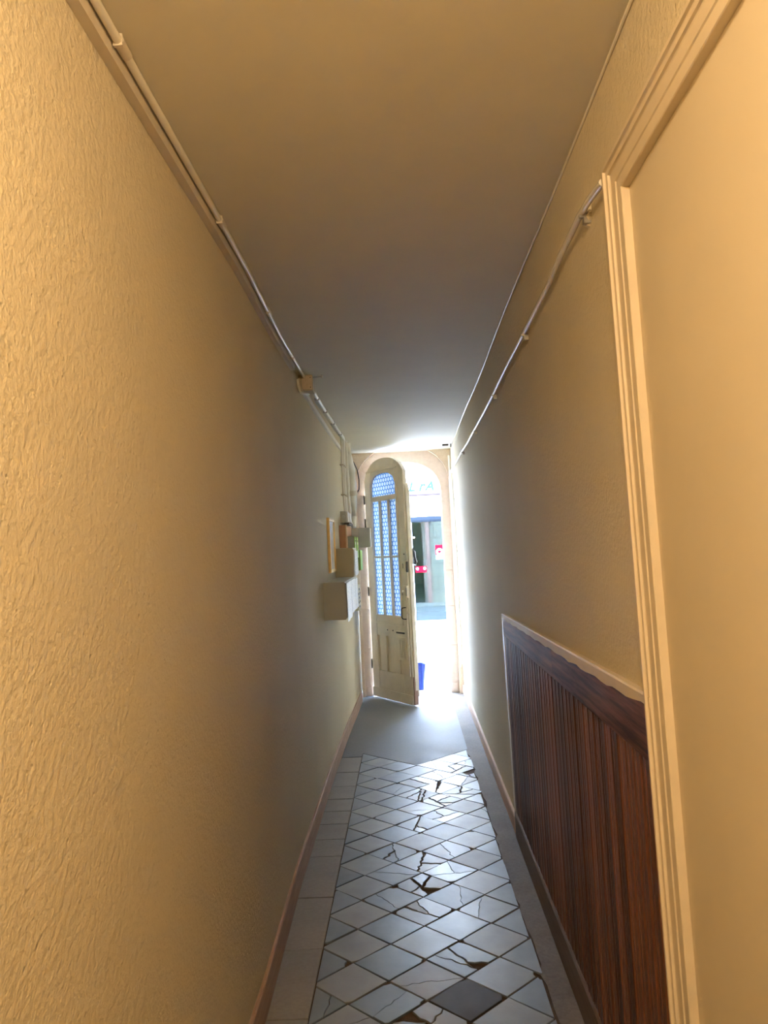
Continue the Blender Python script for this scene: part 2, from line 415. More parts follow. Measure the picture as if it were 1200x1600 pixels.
# far cement slab: meets the tiles in a V
def clipx(P, Q, x):
    t = (x-P.x)/(Q.x-P.x); return (x, P.y+(Q.y-P.y)*t)
xl, xr = tile_left(6.1), tile_right(6.1)
pl = clipx(V0, VL, xl); pr = clipx(V0, VR, xr)
far = [(V0.x, V0.y+.006), (pr[0], pr[1]+.004), (xr-.012, 8.62), (-.70, 8.62), (-.70, 6.064), (xl-.004, 6.064), (pl[0], pl[1]+.004)]
link('cement_slab', MB().prism(far, lambda p: (p[0], p[1], -.02), lambda p: (p[0], p[1], .0005)), 'cement', floor)
# dirty cement strip along the right wall, ragged where it meets the tiles
edge = []; y = Y0
while y < 8.62:
    edge.append((tile_right(min(y, 6.1))+(random.uniform(-.006, .012) if y < 6.0 else -.012), y)); y += .07
poly = edge+[(edge[-1][0], 8.62), (.56, 8.62), (.56, Y0)]
mbs = MB()
for (a, b) in zip(edge[:-1], edge[1:]):
    mbs.prism([a, (.56, a[1]), (.56, b[1]), b], lambda p: (p[0], p[1], -.02), lambda p: (p[0], p[1], -.0008))
mbs.prism([edge[-1], (.56, edge[-1][1]), (.56, 8.62), (edge[-1][0], 8.62)], lambda p: (p[0], p[1], -.02), lambda p: (p[0], p[1], -.0008))
link('cement_strip', mbs, 'cement_edge', floor)

# ---- diagonal tiles, each piece on its own
def clip_half(poly, p, n):
    out = []
    for i in range(len(poly)):
        a, b = poly[i], poly[(i+1) % len(poly)]
        da, db = (a-p).dot(n), (b-p).dot(n)
        if da >= 0: out.append(a)
        if (da >= 0) != (db >= 0): out.append(a+(b-a)*(da/(da-db)))
    return out
def area(P): return .5*abs(sum(P[i].x*P[(i+1) % len(P)].y-P[(i+1) % len(P)].x*P[i].y for i in range(len(P))))
def inset(P, d):
    n = len(P); A = sum(P[i].x*P[(i+1) % n].y-P[(i+1) % n].x*P[i].y for i in range(n)); sgn = 1 if A > 0 else -1
    out = P
    for i in range(n):
        a, b = P[i], P[(i+1) % n]; t = (b-a)
        if t.length < 1e-5: continue
        t.normalize(); nn = Vector((-t.y, t.x))*sgn
        out = clip_half(out, a+nn*d, nn)
        if len(out) < 3: return []
    return out
def chip(P, amt):
    """break a few corners, roughen the long edges"""
    out = []
    n = len(P)
    for i in range(n):
        a, b, c = P[i-1], P[i], P[(i+1) % n]
        if random.random() < amt and (a-b).length > .06 and (c-b).length > .06:
            d1, d2 = random.uniform(.008, .032), random.uniform(.008, .032)
            out += [b+(a-b).normalized()*d1, b+((a-b).normalized()*d1+(c-b).normalized()*d2)*random.uniform(.35, .7), b+(c-b).normalized()*d2]
        else: out.append(b)
    return out
def split(S, p0, n, gap):
    '''break a piece along a ragged line'''
    halves = [clip_half(S, p0, n), clip_half(S, p0, -n)]
    if min(len(h) for h in halves) < 3: return [S]
    t = Vector((-n.y, n.x))
    on = [p for p in halves[0] if abs((p-p0).dot(n)) < 1e-7]
    if len(on) != 2: return [S]
    A, B = sorted(on, key=lambda p: p.dot(t))
    L = (B-A).length; m = max(2, int(L/.022))
    mid = [A+(B-A)*(k/m)+n*random.gauss(0, .0035) for k in range(1, m)]
    out = []
    for sg, h in zip((1, -1), halves):
        k = len(h); res = []
        for i in range(k):
            a, b = h[i], h[(i+1) % k]; res.append(a)
            if (a-A).length < 1e-7 and (b-B).length < 1e-7: res += [q.copy() for q in mid]
            elif (a-B).length < 1e-7 and (b-A).length < 1e-7: res += [q.copy() for q in reversed(mid)]
        out.append([p+n*sg*gap if abs((p-p0).dot(n)) < .012 and any((p-q).length < 1e-6 for q in mid+[A, B]) else p for p in res])
    return out
def put_tile(P, mat):
    if len(P) < 3 or area(P) < .00012: return
    c = sum(P, Vector((0, 0)))/len(P)
    zt = random.uniform(-.0012, .0010); tx, ty = random.gauss(0, .003), random.gauss(0, .003)
    top = lambda p: (p.x, p.y, zt+(p.x-c.x)*tx+(p.y-c.y)*ty)
    Q = [p+(c-p).normalized()*.0018 for p in P]
    mb = MB(); n = len(P)
    if len(Q) == n:
        mb.loft([[(p.x, p.y, -.016) for p in P], [(p.x, p.y, top(p)[2]-.0016) for p in P], [top(p) for p in Q]])
    else: mb.prism(P, lambda p: (p.x, p.y, -.016), top)
    link('tile', mb, mat, floor)
def hotspot(c):
    w = 0
    for hx, hy, r, a in ((0.0, 4.02, .24, 1.0), (-.02, 3.72, .21, .95), (.05, 3.47, .14, .8), (-.16, 4.15, .12, .8), (.02, 4.6, .24, .8), (.10, 5.2, .30, .85), (.27, 5.6, .3, .9), (.08, 4.95, .2, .7), (-.02, 2.75, .16, .8), (.12, 3.05, .10, .9)):
        d = math.hypot(c.x-hx, c.y-hy)
        w = max(w, a*max(0, 1-(d/r)**2))
    return w
for i in range(-26, 13):
    for j in range(-26, 13):
        if i >= 9 and j >= 9: continue
        q = [lat(i, j), lat(i+1, j), lat(i+1, j+1), lat(i, j+1)]
        c = sum(q, Vector((0, 0)))/4
        if c.y < 1.0 or abs(c.x) > .62: continue
        q = [p+Vector((random.gauss(0, .0016), random.gauss(0, .0016))) for p in q]
        P = inset(q, random.uniform(.0024, .0046))
        P = clip_half(P, Vector((tile_left(c.y)+.001, c.y)), Vector((1, 0)))
        if len(P) < 3: continue
        jr = random.uniform(-.012, .004)
        P = clip_half(P, Vector((tile_right(c.y)+jr, c.y)), Vector((-1, -.01)).normalized())
        if len(P) < 3 or area(P) < .0015: continue
        par = (i-j) % 2
        mat = 'tile_blue' if par else 'tile_light'
        if (i, j) == (-2, -3): mat = 'tile_dark'
        w = hotspot(c)
        pieces = [P]
        ncut = 0
        if (i, j) == (-2, -3): ncut = 0
        elif w > .45: ncut = random.choice((4, 5, 6, 7))
        elif w > .1: ncut = random.choice((1, 2))
        elif random.random() < .22: ncut = 1
        for k in range(ncut):
            new = []
            tgt = max(range(len(pieces)), key=lambda t: area(pieces[t]))
            for t, S in enumerate(pieces):
                if t != tgt: new.append(S); continue
                cc = sum(S, Vector((0, 0)))/len(S)
                ang = random.uniform(0, math.pi); n = Vector((math.cos(ang), math.sin(ang)))
                p0 = cc+Vector((random.gauss(0, .02), random.gauss(0, .02)))
                gap = random.uniform(.0006, .0016) if w < .45 else random.uniform(.0012, .0040+.004*w)
                new += split(S, p0, n, gap)
            pieces = new
        for lx, ly in ((.30, 4.84), (.26, 5.52)):            # two places where a strip of marble is gone
            if (c-Vector((lx, ly))).length < .1 and len(pieces) > 1:
                pieces.sort(key=lambda S: (sum(S, Vector((0, 0)))/len(S)-Vector((lx, ly))).length); pieces = pieces[1:]
        for S in pieces:
            if w > .45 and area(S) < .004 and random.random() < .4: continue     # a lost splinter
            S2 = chip(S, .55 if w > .45 else (.35 if w > .1 else .16))
            put_tile(S2, mat)

# ------------------------------------------------------------------ flush door with moulded casing in the right wall
d2 = root('door_2', (.515, 1.18, 0), 'smooth cream flush door panel inside a moulded casing', 'door', kind='structure')
mb = MB().loft([[(rwx(z, -.010), DO0-.045, z), (rwx(z, -.010), DO1+.05, z), (.60, DO1+.05, z), (.60, DO0-.045, z)] for z in (.004, DOZ+.01)])
link('door_panel', mb, 'panel', d2)
PROF = [(v*.63, p*.75) for v, p in [(0, -.004), (0, .030), (.004, .033), (.017, .033), (.020, .026), (.024, .0245), (.040, .0245), (.043, .018), (.048, .0165), (.090, .016), (.094, .0125), (.132, .0115), (.135, .009), (.135, -.013)]]
CW = .135*.63
def jamb(y_of, sgn, ztop_o, ztop_i):
    rings = [[], []]
    for v, p in PROF:
        zt = ztop_o-(ztop_o-ztop_i)*v/CW
        rings[0].append((rwx(0, p), y_of(0)-sgn*v, 0)); rings[1].append((rwx(zt, p), y_of(zt)-sgn*v, zt))
    return MB().loft(rings)
yo = lambda z: 1.652+.031*z
yn = lambda z: .615
link('jamb_casing', jamb(yo, 1, 2.436, 2.356), 'casing', d2)
link('jamb_casing', jamb(yn, -1, 2.436, 2.356), 'casing', d2)
hr = [[], []]
for v, p in PROF:
    z = 2.436-.080*v/CW
    hr[0].append((rwx(z, p), yo(z)-v, z)); hr[1].append((rwx(z, p), yn(z)+v, z))
link('head_casing', MB().loft(hr), 'casing', d2)

# ------------------------------------------------------------------ wainscot
WY0, WY1 = 1.668, 4.30
wn = root('wainscot', (.515, 3.0, 0), 'dark varnished tongue and groove wainscot with cream cap beside the casing', 'wainscot', kind='structure')
NB = 40; pit = (WY1-.02-WY0)/NB
def ztop(y): return 1.112-.018*(y-WY0)/(WY1-WY0)      # underside of the rail
for k in range(NB):
    ya = WY0+k*pit+.0008; yb = ya+pit-.0016
    d = random.uniform(-.0015, .0015)
    # one board: flat face, a bead at one edge and a chamfer at the other
    pr = [(ya, -.004), (ya, .004+d), (ya+.005, .0105+d), (ya+pit*.42, .0115+d), (ya+pit*.45, .0065+d), (ya+pit*.50, .0065+d), (ya+pit*.53, .0115+d), (yb-.016, .011+d), (yb-.013, .006+d), (yb-.010, .0105+d), (yb-.006, .0125+d), (yb-.002, .0105+d), (yb, .004+d), (yb, -.004)]
    rings = [[(rwx(z, p), y, z) for y, p in pr] for z in (.12, ztop((ya+yb)/2)+.01)]
    link('board', MB().loft(rings), 'wain', wn)
# rail in two lengths with a butt joint
for a, b in ((WY0, 2.83), (2.832, WY1-.005)):
    R = []
    for y in (a, b):
        z0 = ztop(y); z1 = 1.246-.052*(y-WY0)/(WY1-WY0)
        R.append([(rwx(z0, -.004), y, z0), (rwx(z0, .015), y, z0), (rwx(z0+.004, .018), y, z0+.004), (rwx(z1, .018), y, z1), (rwx(z1, -.004), y, z1)])
    link('top_rail', MB().loft(R), 'wain_rail', wn)
# cream cap: ragged lower paint edge over the rail
N = 44; R = []
for k in range(N+1):
    y = WY0+(WY1+.03-WY0)*k/N; t = (y-WY0)/(WY1-WY0)
    z1 = 1.262-.047*t; z0 = z1-.036+.012*math.exp(-t*9)+.010*t+.003*math.sin(k*1.7)+random.uniform(-.0015, .0015)
    R.append([(rwx(z0, -.002), y, z0), (rwx(z0, .0195), y, z0), (rwx(z1, .0195), y, z1-.004), (rwx(z1, .015), y, z1), (rwx(z1, -.002), y, z1)])
link('cap_rail', MB().loft(R), 'casing', wn)
R = [[(rwx(z, -.002), ya, z), (rwx(z, .016), ya, z), (rwx(z, .016), ya+.045, z), (rwx(z, -.002), ya+.045, z)] for z, ya in ((.05, 4.285), (.7, 4.293), (1.205, 4.305))]
link('end_trim', MB().loft(R), 'white_conduit', wn)
link('end_stile', MB().loft([[(rwx(z, -.002), 4.245, z), (rwx(z, .013), 4.245, z), (rwx(z, .013), 4.286, z), (rwx(z, -.002), 4.286, z)] for z in (.12, 1.10)]), 'wain', wn)
R = [[(.54, y, .0), (rwx(0, .020), y, 0), (rwx(.135, .020), y, .135), (rwx(.143, .014), y, .143), (.54, y, .143)] for y in (WY0, WY1-.01)]
sko = link('skirting', MB().loft(R), 'wain_skirt', wn)
R = [[(rwx(.13, .0185), y, .1345), (rwx(.13, .0215), y, .1345), (rwx(.13, .0215), y, .1395), (rwx(.13, .0185), y, .1395)] for y in (WY0, WY1-.01)]
link('worn_edge', MB().loft(R), 'base', sko)

# ------------------------------------------------------------------ trunking, pipes and cables
tk = root('cable_trunking', (-.59, 1.5, 2.63), 'square painted cable trunking along the ceiling edge of the bowed wall', 'trunking')
R = []
yy = [-2.9+k*(4.58+2.9)/24 for k in range(25)]
for y in yy:
    w = lwx(y); R.append([(w+.0005, y, 2.633), (w+.024, y, 2.633), (w+.024, y, CEIL-.0005), (w+.0005, y, CEIL-.0005)])
link('channel', MB().loft([r for r in R if r[0][1] < 4.5]), 'trunk', tk)
R = []
for k in range(13):
    y = 4.78+k*(7.22-4.78)/12; w = lwx(y); zb = 2.60-.055*k/12; R.append([(w-.004, y, zb), (w+.018, y, zb), (w+.018, y, zb+.034), (w-.004, y, zb+.034)])
link('channel', MB().loft(R), 'white_conduit', tk)
pl_ = root('ceiling_conduit', (-.55, 1.5, 2.65), 'slim painted conduit tube above the trunking of the bowed wall', 'conduit')
pp = [(lwx(y)+.036, y, 2.668+.0012*math.sin(y*3)) for y in [-2.9+.3*k for k in range(26)] if y < 4.55]+[(lwx(4.59)+.036, 4.59, 2.667)]
link('tube', MB().tube(pp, .0095, 10), 'glint', pl_, smooth=True)
for y in (.2, 1.51, 2.37, 3.3, 4.1):
    link('coupling', MB().tube([(lwx(y)+.036, y, 2.668), (lwx(y)+.036, y+.05, 2.668)], .0118, 10), 'trunk', pl_, smooth=True)
    bx('clip', (lwx(y)+.026, y-.004, 2.655), (lwx(y)+.046, y+.004, CEIL), 'trunk', pl_)
pp = [(lwx(y)+.040, y, 2.668) for y in (4.73, 5.2, 5.7, 6.2, 6.7, 7.15)]+[(lwx(7.25)+.036, 7.24, 2.655), (lwx(7.27)+.030, 7.27, 2.60)]
c2 = root('ceiling_conduit', (-.57, 6.0, 2.65), 'pale conduit tube with metal clips beyond the ceiling junction box', 'conduit')
link('tube', MB().tube(pp, .0125, 10), 'white_conduit', c2, smooth=True)
for y in (5.25, 5.75, 6.3, 6.9):
    bx('clip', (lwx(y)+.024, y-.008, 2.652), (lwx(y)+.055, y+.008, CEIL), 'steel', c2)

jb = root('junction_box', (-.56, 4.66, 2.58), 'brown ceiling junction box where the trunking ends', 'junction box')
bx('body', (-.622, 4.60, 2.585), (-.535, 4.72, CEIL), 'box_beige', jb, .003)
bx('lid', (-.600, 4.594, 2.592), (-.540, 4.602, 2.672), 'spandrel', jb, .002)
for z in (2.602, 2.662): link('screw', MB().lathe((-.548, 4.592, z), [(.003, -.001), (.003, .004)], 8, 'y'), 'dark_metal', jb)
link('cable_drop', MB().tube([(-.618, 4.52, 2.64), (-.615, 4.53, 2.60), (-.606, 4.55, 2.565), (-.595, 4.58, 2.562), (-.585, 4.65, 2.575), (-.575, 4.72, 2.59), (-.585, 4.80, 2.615)], .008, 8), 'white_conduit', jb, smooth=True)
link('cable_drop', MB().tube([(-.612, 4.53, 2.645), (-.60, 4.545, 2.59), (-.592, 4.57, 2.575)], .006, 8), 'trunk', jb, smooth=True)
hk = root('ceiling_hook', (-.50, 4.6, 2.66), 'small metal stud poking from the ceiling by the junction box', 'hook')
link('stud', MB().tube([(-.535, 4.62, 2.667), (-.478, 4.62, 2.671)], .0045, 8), 'steel', hk, smooth=True)
bx('plate', (-.482, 4.608, 2.658), (-.474, 4.632, CEIL), 'steel', hk, .001)

# right wall pipe
pr_ = root('wall_pipe', (.48, 4.0, 2.38), 'thin wavering painted gas pipe running high along the wainscot wall', 'pipe')
pz = [(1.735, 2.413), (1.85, 2.428), (1.96, 2.434), (2.226, 2.431), (2.406, 2.418), (2.971, 2.415), (3.5, 2.405), (4.063, 2.398), (4.65, 2.390), (5.246, 2.386), (5.9, 2.390), (6.459, 2.395), (7.2, 2.401), (7.9, 2.404)]
path = [(rwx(2.4, .018+.003*math.sin(y*4)), y, z) for y, z in pz]+[(rwx(2.4, .022), 8.10, 2.398), (rwx(2.4, .03), 8.30, 2.36), (rwx(2.35, .03), 8.36, 2.30), (rwx(2.2, .03), 8.38, 2.2), (rwx(1.0, .03), 8.38, 1.0), (rwx(.35, .03), 8.38, .30)]
link('tube', MB().tube(path, .0088, 10), 'glint', pr_, smooth=True)
for y, z in ((1.94, 2.433), (2.971, 2.415), (4.063, 2.398), (5.246, 2.386), (6.46, 2.395)):
    cl = MB().box((rwx(2.4, .028), y-.006, z-.014), (rwx(2.4, -.002), y+.006, z-.006))
    cl.box((rwx(2.4, .018), y-.010, z-.030), (rwx(2.4, -.002), y+.010, z-.012))
    link('bracket', cl, 'steel', pr_, .001)
pm = MB(); 
for k in range(7):
    a = k*.9; pm.lathe((rwx(2.41, .002), 1.95+.020*math.cos(a), 2.429+.022*math.sin(a)), [(.002, -.010), (.009+.003*math.sin(k*2), -.004), (.011, .004)], 7, 'x')
link('plaster_lump', pm, 'wall', pr_)
cab = [(rwx(2.66, .006+.003*math.sin(y*2.3)), y, 2.672-.006*abs(math.sin(y*.9))) for y in [.2+.25*k for k in range(34)] if y < 8.4]
tag(link('ceiling_cable', MB().tube(cab, .0042, 8), 'glint', smooth=True), 'thin cable following the corner of ceiling and wainscot wall', 'cable')
# vertical pipes at the end of the right wall
for nm, yv, r, za, zb, lab in (('wall_conduit', 8.44, .013, .32, 2.60, 'white vertical conduit closest to the stone jamb of the entrance'), ('wall_conduit', 8.27, .012, .55, 2.36, 'white vertical conduit second from the stone jamb, under the gas pipe'), ('wall_conduit', 8.12, .008, 1.28, 2.37, 'short thin white conduit third from the stone jamb')):
    t = root(nm, (.5, yv, za), lab, 'conduit', 'conduits beside the entrance')
    link('tube', MB().tube([(rwx(za, .018), yv, za), (rwx(1.3, .016), yv+.004, 1.3 if zb > 1.5 and za < 1.2 else (za+zb)/2), (rwx(zb, .018), yv, zb)], r, 10), 'white_conduit', t, smooth=True)
    for q in (.25, .75):
        z = za+(zb-za)*q; bx('clip', (rwx(z, .020+r), yv-.012, z-.008), (rwx(z, -.002), yv+.012, z+.008), 'white_conduit', t, .002)
br = root('ceiling_bracket', (.40, 8.1, 2.66), 'small dark metal bracket under the ceiling by the arch', 'bracket')
bx('plate', (.400, 8.08, 2.664), (.462, 8.13, CEIL), 'dark_metal', br); bx('tab', (.482, 8.08, 2.645), (.492, 8.10, CEIL), 'dark_metal', br)

# ------------------------------------------------------------------ things on the left wall
mr = root('picture_frame', (-.61, 6.06, 1.44), 'gilt frame with a pale glazed notice hanging before the letter boxes', 'picture frame')
w = lwx(6.06)
for lo, hi in (((w-.004, 5.855, 1.442), (w+.020, 5.882, 1.866)), ((w-.004, 6.243, 1.442), (w+.020, 6.270, 1.866)), ((w-.004, 5.882, 1.442), (w+.020, 6.243, 1.466)), ((w-.004, 5.882, 1.842), (w+.020, 6.243, 1.866))):
    bx('frame_bar', lo, hi, 'gold', mr, .003)
bx('glass', (w-.003, 5.880, 1.464), (w+.010, 6.245, 1.844), 'mirror', mr)

def mailbox_bank(name, y0, y1, z0, z1, xf, mat, label, n, paper):
    r = root(name, ((lwx(y0)+xf)/2, (y0+y1)/2, z0), label, 'letter box')
    R = [[(lwx(y)-.004, y, z0), (xf-.006, y, z0), (xf-.006, y, z1), (lwx(y)-.004, y, z1)] for y in (y0, (y0+y1)/2, y1)]
    link('body', MB().loft(R), mat, r, .002)
    for k in range(n):
        a = y0+(y1-y0)*k/n+.004; b = y0+(y1-y0)*(k+1)/n-.004
        d = bx('door', (xf-.0055, a, z0+.008), (xf, b, z1-.008), mat, r, .0015)
        bx('letter_slot', (xf-.0005, a+.03, z1-.045), (xf+.003, b-.03, z1-.028), 'dark_metal', d, local=False) if False else None
    for (pa, pb, za, zb, tilt) in paper:
        m = 6; ring = []
        for k in range(m+1):
            y = pa+(pb-pa)*k/m; o = .004+.006*math.sin(k*2.1)**2; ring.append([(xf+o, y, za+tilt*k/m), (xf+o+.0012, y, za+tilt*k/m), (xf+o+.0012, y, zb+tilt*.3*k/m), (xf+o, y, zb+tilt*.3*k/m)])
        link('paper_sheet', MB().loft(ring), 'paper', r)
    return r
mailbox_bank('letter_box', 5.46, 6.62, 1.118, 1.386, -.466, 'box_grey', 'large grey steel letter box bank with printed sheets taped on its front', 4,
             [(5.49, 5.90, 1.10, 1.375, .012), (5.92, 6.32, 1.13, 1.378, .0), (6.34, 6.60, 1.125, 1.37, .008)])
mailbox_bank('letter_box', 6.36, 6.78, 1.390, 1.628, -.466, 'box_beige', 'olive beige steel letter box above the grey one', 2,
             [(6.42, 6.60, 1.40, 1.61, -.01), (6.61, 6.77, 1.395, 1.60, .015)])
bb = root('backing_board', (-.59, 7.2, 1.63), 'reddish brown wooden backing board behind the green letter boxes', 'board')
link('board', MB().loft([[(lwx(y)-.004, y, 1.634), (-.556, y, 1.634), (-.556, y, 1.836), (lwx(y)-.0, y, 1.836)] for y in (6.80, 7.46)]), 'box_brown', bb, .002)
bx('edge_batten', (-.559, 6.795, 1.636), (-.549, 6.825, 1.838), 'spandrel', bb, .001)
for ya, yb, za, lab in ((6.95, 7.14, 1.545, 'lime fronted letter box on the brown board, closer to the gilt frame'), (7.24, 7.42, 1.535, 'lime fronted letter box on the brown board, closer to the grey cabinet')):
    g = root('small_letter_box', (-.53, ya, za), lab, 'letter box', 'green letter boxes')
    bx('body', (-.5555, ya, za), (-.497, yb, 1.737), 'box_teal', g, .002)
    bx('door', (-.4975, ya+.004, za+.004), (-.492, yb-.004, 1.733), 'lime', g, .0015)
    bx('letter_slot', (-.4925, ya+.04, 1.690), (-.4905, yb-.04, 1.700), 'dark_metal', g)
    bx('name_plate', (-.4925, ya+.05, 1.66), (-.4908, yb-.05, 1.68), 'white', g)
gp = root('letter_box', (-.55, 7.6, 1.41), 'tall lime green letter box low on the wall under the grey cabinet', 'letter box')
bx('body', (lwx(7.6)-.004, 7.50, 1.41), (-.487, 7.80, 1.61), 'olive', gp, .002); bx('door', (-.4875, 7.504, 1.414), (-.481, 7.796, 1.606), 'lime', gp, .0015)
mc = root('meter_cabinet', (-.49, 7.62, 1.625), 'grey meter cabinet standing out from the wall, its front pale', 'cabinet')
bx('body', (lwx(7.6)-.004, 7.50, 1.632), (-.386, 7.72, 1.824), 'meter', mc, .003)
bx('door', (-.3865, 7.503, 1.635), (-.378, 7.717, 1.821), 'grey_front', mc, .002)
bx('side_plate', (-.558, 7.494, 1.70), (-.500, 7.501, 1.815), 'box_grey', mc, .001)
for k in range(2): bx('fixing_tab', (-.535+.03*k, 7.52, 1.613), (-.525+.03*k, 7.53, 1.633), 'dark_metal', mc)
eb = root('fuse_box', (-.58, 7.05, 1.86), 'grey electric fuse box under the vertical conduits', 'fuse box')
bx('body', (lwx(7.0)-.004, 6.95, 1.862), (-.560, 7.32, 1.966), 'meter', eb, .003)
bx('cover', (-.5605, 6.955, 1.870), (-.545, 7.12, 1.962), 'grey_front', eb, .003)
bx('breaker', (-.5605, 7.13, 1.872), (-.540, 7.20, 1.955), 'white', eb, .002); bx('breaker', (-.5605, 7.215, 1.872), (-.540, 7.30, 1.955), 'white', eb, .002)
link('knob', MB().lathe((-.585, 6.9505, 1.915), [(.016, .001), (.016, -.004), (.012, -.006)], 16, 'y'), 'box_grey', eb)
bx('bottom_cover', (-.585, 6.96, 1.845), (-.535, 7.40, 1.862), 'dark_metal', eb, .003)
for yv, r, x, zb, lab in ((7.12, .010, -.585, 1.966, 'slim white riser conduit furthest from the door above the fuse box'), (7.22, .012, -.580, 1.966, 'white riser conduit in the middle above the fuse box'), (7.33, .009, -.578, 1.90, 'slim white riser conduit closest to the door above the fuse box')):
    t = root('riser_conduit', (x, yv, zb), lab, 'conduit', 'conduits above the fuse box')
    link('tube', MB().tube([(x, yv, zb-.01), (x-.004, yv, 2.25), (x, yv, 2.56), (x, yv, CEIL)], r, 10), 'white_conduit', t, smooth=True)
    bx('clip', (lwx(yv)-.003, yv-.014, 2.40), (x+.012, yv+.014, 2.415), 'trunk', t); bx('clip', (lwx(yv)-.003, yv-.014, 2.12), (x+.012, yv+.014, 2.135), 'trunk', t)
tp = root('service_pipe', (-.55, 7.9, 1.85), 'thick white service pipe bending down beside the arch', 'pipe')
link('tube', MB().tube([(-.568, 7.62, CEIL), (-.566, 7.63, 2.58), (-.558, 7.70, 2.50), (-.548, 7.82, 2.42), (-.544, 7.88, 2.30), (-.548, 7.89, 2.10), (-.552, 7.86, 1.95), (-.550, 7.80, 1.84)], [.030, .032, .036, .036, .034, .033, .028, .020], 14), 'white_conduit', tp, smooth=True)
link('tube', MB().tube([(-.570, 7.48, CEIL), (-.572, 7.49, 2.2), (-.566, 7.52, 1.90), (-.55, 7.60, 1.83)], .014, 10), 'white_conduit', tp, smooth=True)
link('collar', MB().tube([(-.546, 7.885, 2.22), (-.546, 7.888, 2.17)], .038, 14), 'trunk', tp, smooth=True)
tag(link('black_cable', MB().tube([(-.535, 7.90, 2.52), (-.512, 8.10, 2.46), (-.505, 8.22, 2.36), (-.512, 8.24, 2.26), (-.535, 8.20, 2.22), (-.55, 8.12, 2.21)], .006, 8), 'dark_metal', smooth=True), 'dark cable looping beside the white service pipe', 'cable')
nt = root('bell_plate', (-.57, 8.1, .99), 'cream plate with rows of small marks on the wall by the jamb', 'plate')
bx('plate', (lwx(8.1)-.003, 7.95, .985), (-.553, 8.30, 1.245), 'notice', nt, .002)
for a in range(3):
    for b in range(5):
        bx('button', (-.5535, 8.0+.09*a, 1.01+.045*b), (-.5485, 8.03+.09*a, 1.03+.045*b), 'dark_metal' if (a+b) % 2 else 'grey_front', nt)

# ------------------------------------------------------------------ the open street door
W = .772; Z0 = .012
door = root('door_1', (-.468, 8.512, 0), 'old cream arched door with hexagon glass panes standing ajar', 'door', kind='structure', rz=math.radians(-56))
def dprism(poly, v0, v1): return MB().prism(poly, lambda p: (p[0], v0, p[1]), lambda p: (p[0], v1, p[1]))
def dl(name, poly, v0, v1, mat='door', parent=door, bevel=.003): return link(name, dprism(poly, v0, v1), mat, parent, bevel, local=True)
def dbox(name, u0, u1, z0, z1, v0, v1, mat='door', parent=door, bevel=.003): return link(name, MB().box((u0, v0, z0), (u1, v1, z1)), mat, parent, bevel, local=True)
def sub(name, mb, mat, par, **k):          # child of a door part: give it door-local coordinates
    mb.v = [tuple(Vector(p)-par.location) for p in mb.v]; return link(name, mb, mat, par, local=True, **k)
def door_arch(u):
    t = (u-W/2-.01)/(W/2+.035); t = max(-1, min(1, t)); return 2.225+.355*(1-abs(t)**2.3)**(1/2.3)
def archseg(a, b, n=10): return [(a+(b-a)*i/n, door_arch(a+(b-a)*i/n)) for i in range(n+1)]
G0, G1 = .128, .612
T = .045
dl('hinge_stile', [(0, Z0)]+archseg(0, G0-.001)+[(G0-.001, Z0)], 0, T)
dl('latch_stile', [(G1+.001, Z0)]+archseg(G1+.001, W)+[(W, Z0)], 0, T)
def glass_arch(u):
    t = (u-(G0+G1)/2)/((G1-G0)/2+.001); return 2.285+.137*(1-abs(t)**2.4)**(1/2.4)
ga = [(G0+(G1-G0)*i/20, glass_arch(G0+(G1-G0)*i/20)) for i in range(21)]
hd = MB()
for (a, b), (c, d) in zip(ga[:-1], ga[1:]):
    hd.prism([(a, b), (c, d), (c, door_arch(c)), (a, door_arch(a))], lambda p: (p[0], 0.0, p[1]), lambda p: (p[0], T, p[1]))
link('arched_head', hd, 'door', door, local=True)
dbox('head_moulding', .055, .668, 2.448, 2.466, -.012, .004)
dbox('transom', G0, G1, 2.126, 2.176, .002, T-.003)
dbox('muntin', .268, .298, .902, 2.126, .004, T-.006); dbox('muntin', .440, .472, .902, 2.126, .004, T-.006)
for a, b in ((G0, .268), (.298, .440), (.472, G1)): dbox('crossbar', a, b, 1.514, 1.532, .006, T-.008, bevel=.002)
dbox('glazing_rail', G0, G1, .800, .902, 0, T)
dbox('rail_moulding', .095, .655, .812, .832, -.012, .004)
dbox('frame_moulding', .640, .656, .832, 2.30, -.010, .004)
# glass
P = [(G0, 2.176), (G1, 2.176)]+[(u, z) for u, z in reversed(ga)]
dl('pane', P, .020, .026, 'hexglass', bevel=0)
for a, b in ((G0, .268), (.298, .440), (.472, G1)):
    for c, d in ((.902, 1.514), (1.532, 2.126)): dbox('pane', a, b, c, d, .020, .026, 'hexglass', bevel=0)
# lower panels
dbox('lower_panel', G0, G1, .30, .68, .024, T-.004)
dbox('lock_rail', G0, G1, .68, .800, .002, T)
dbox('bottom_rail', G0, G1, Z0, .302, .002, T)
dbox('panel_muntin', .254, .304, .300, .682, .001, .02); dbox('panel_muntin', .490, .548, .300, .682, .001, .02)
dbox('stile_lining', .055, .092, .30, .68, -.002, .004)
kp = dbox('kick_board', .004, W-.006, Z0+.004, .112, -.014, .002)
fl_ = dbox('flap_frame', .552, .702, .452, .690, -.012, .012)
for k in range(3): sub('flap_slat', MB().box((.570+.036*k, -.020, .480), (.600+.036*k, -.010, .665)), 'door', fl_, bevel=.003)
dbox('letter_slot', .515, .668, .724, .742, -.006, .004, 'dark_metal', bevel=.001); dbox('slot_hood', .508, .675, .742, .752, -.016, .004, bevel=.002)
for u in (.336, .445): link('screw_hole', MB().lathe((u, -.001, .747), [(.006, -.002), (.008, .003)], 10, 'y'), 'dark_metal', door, local=True)
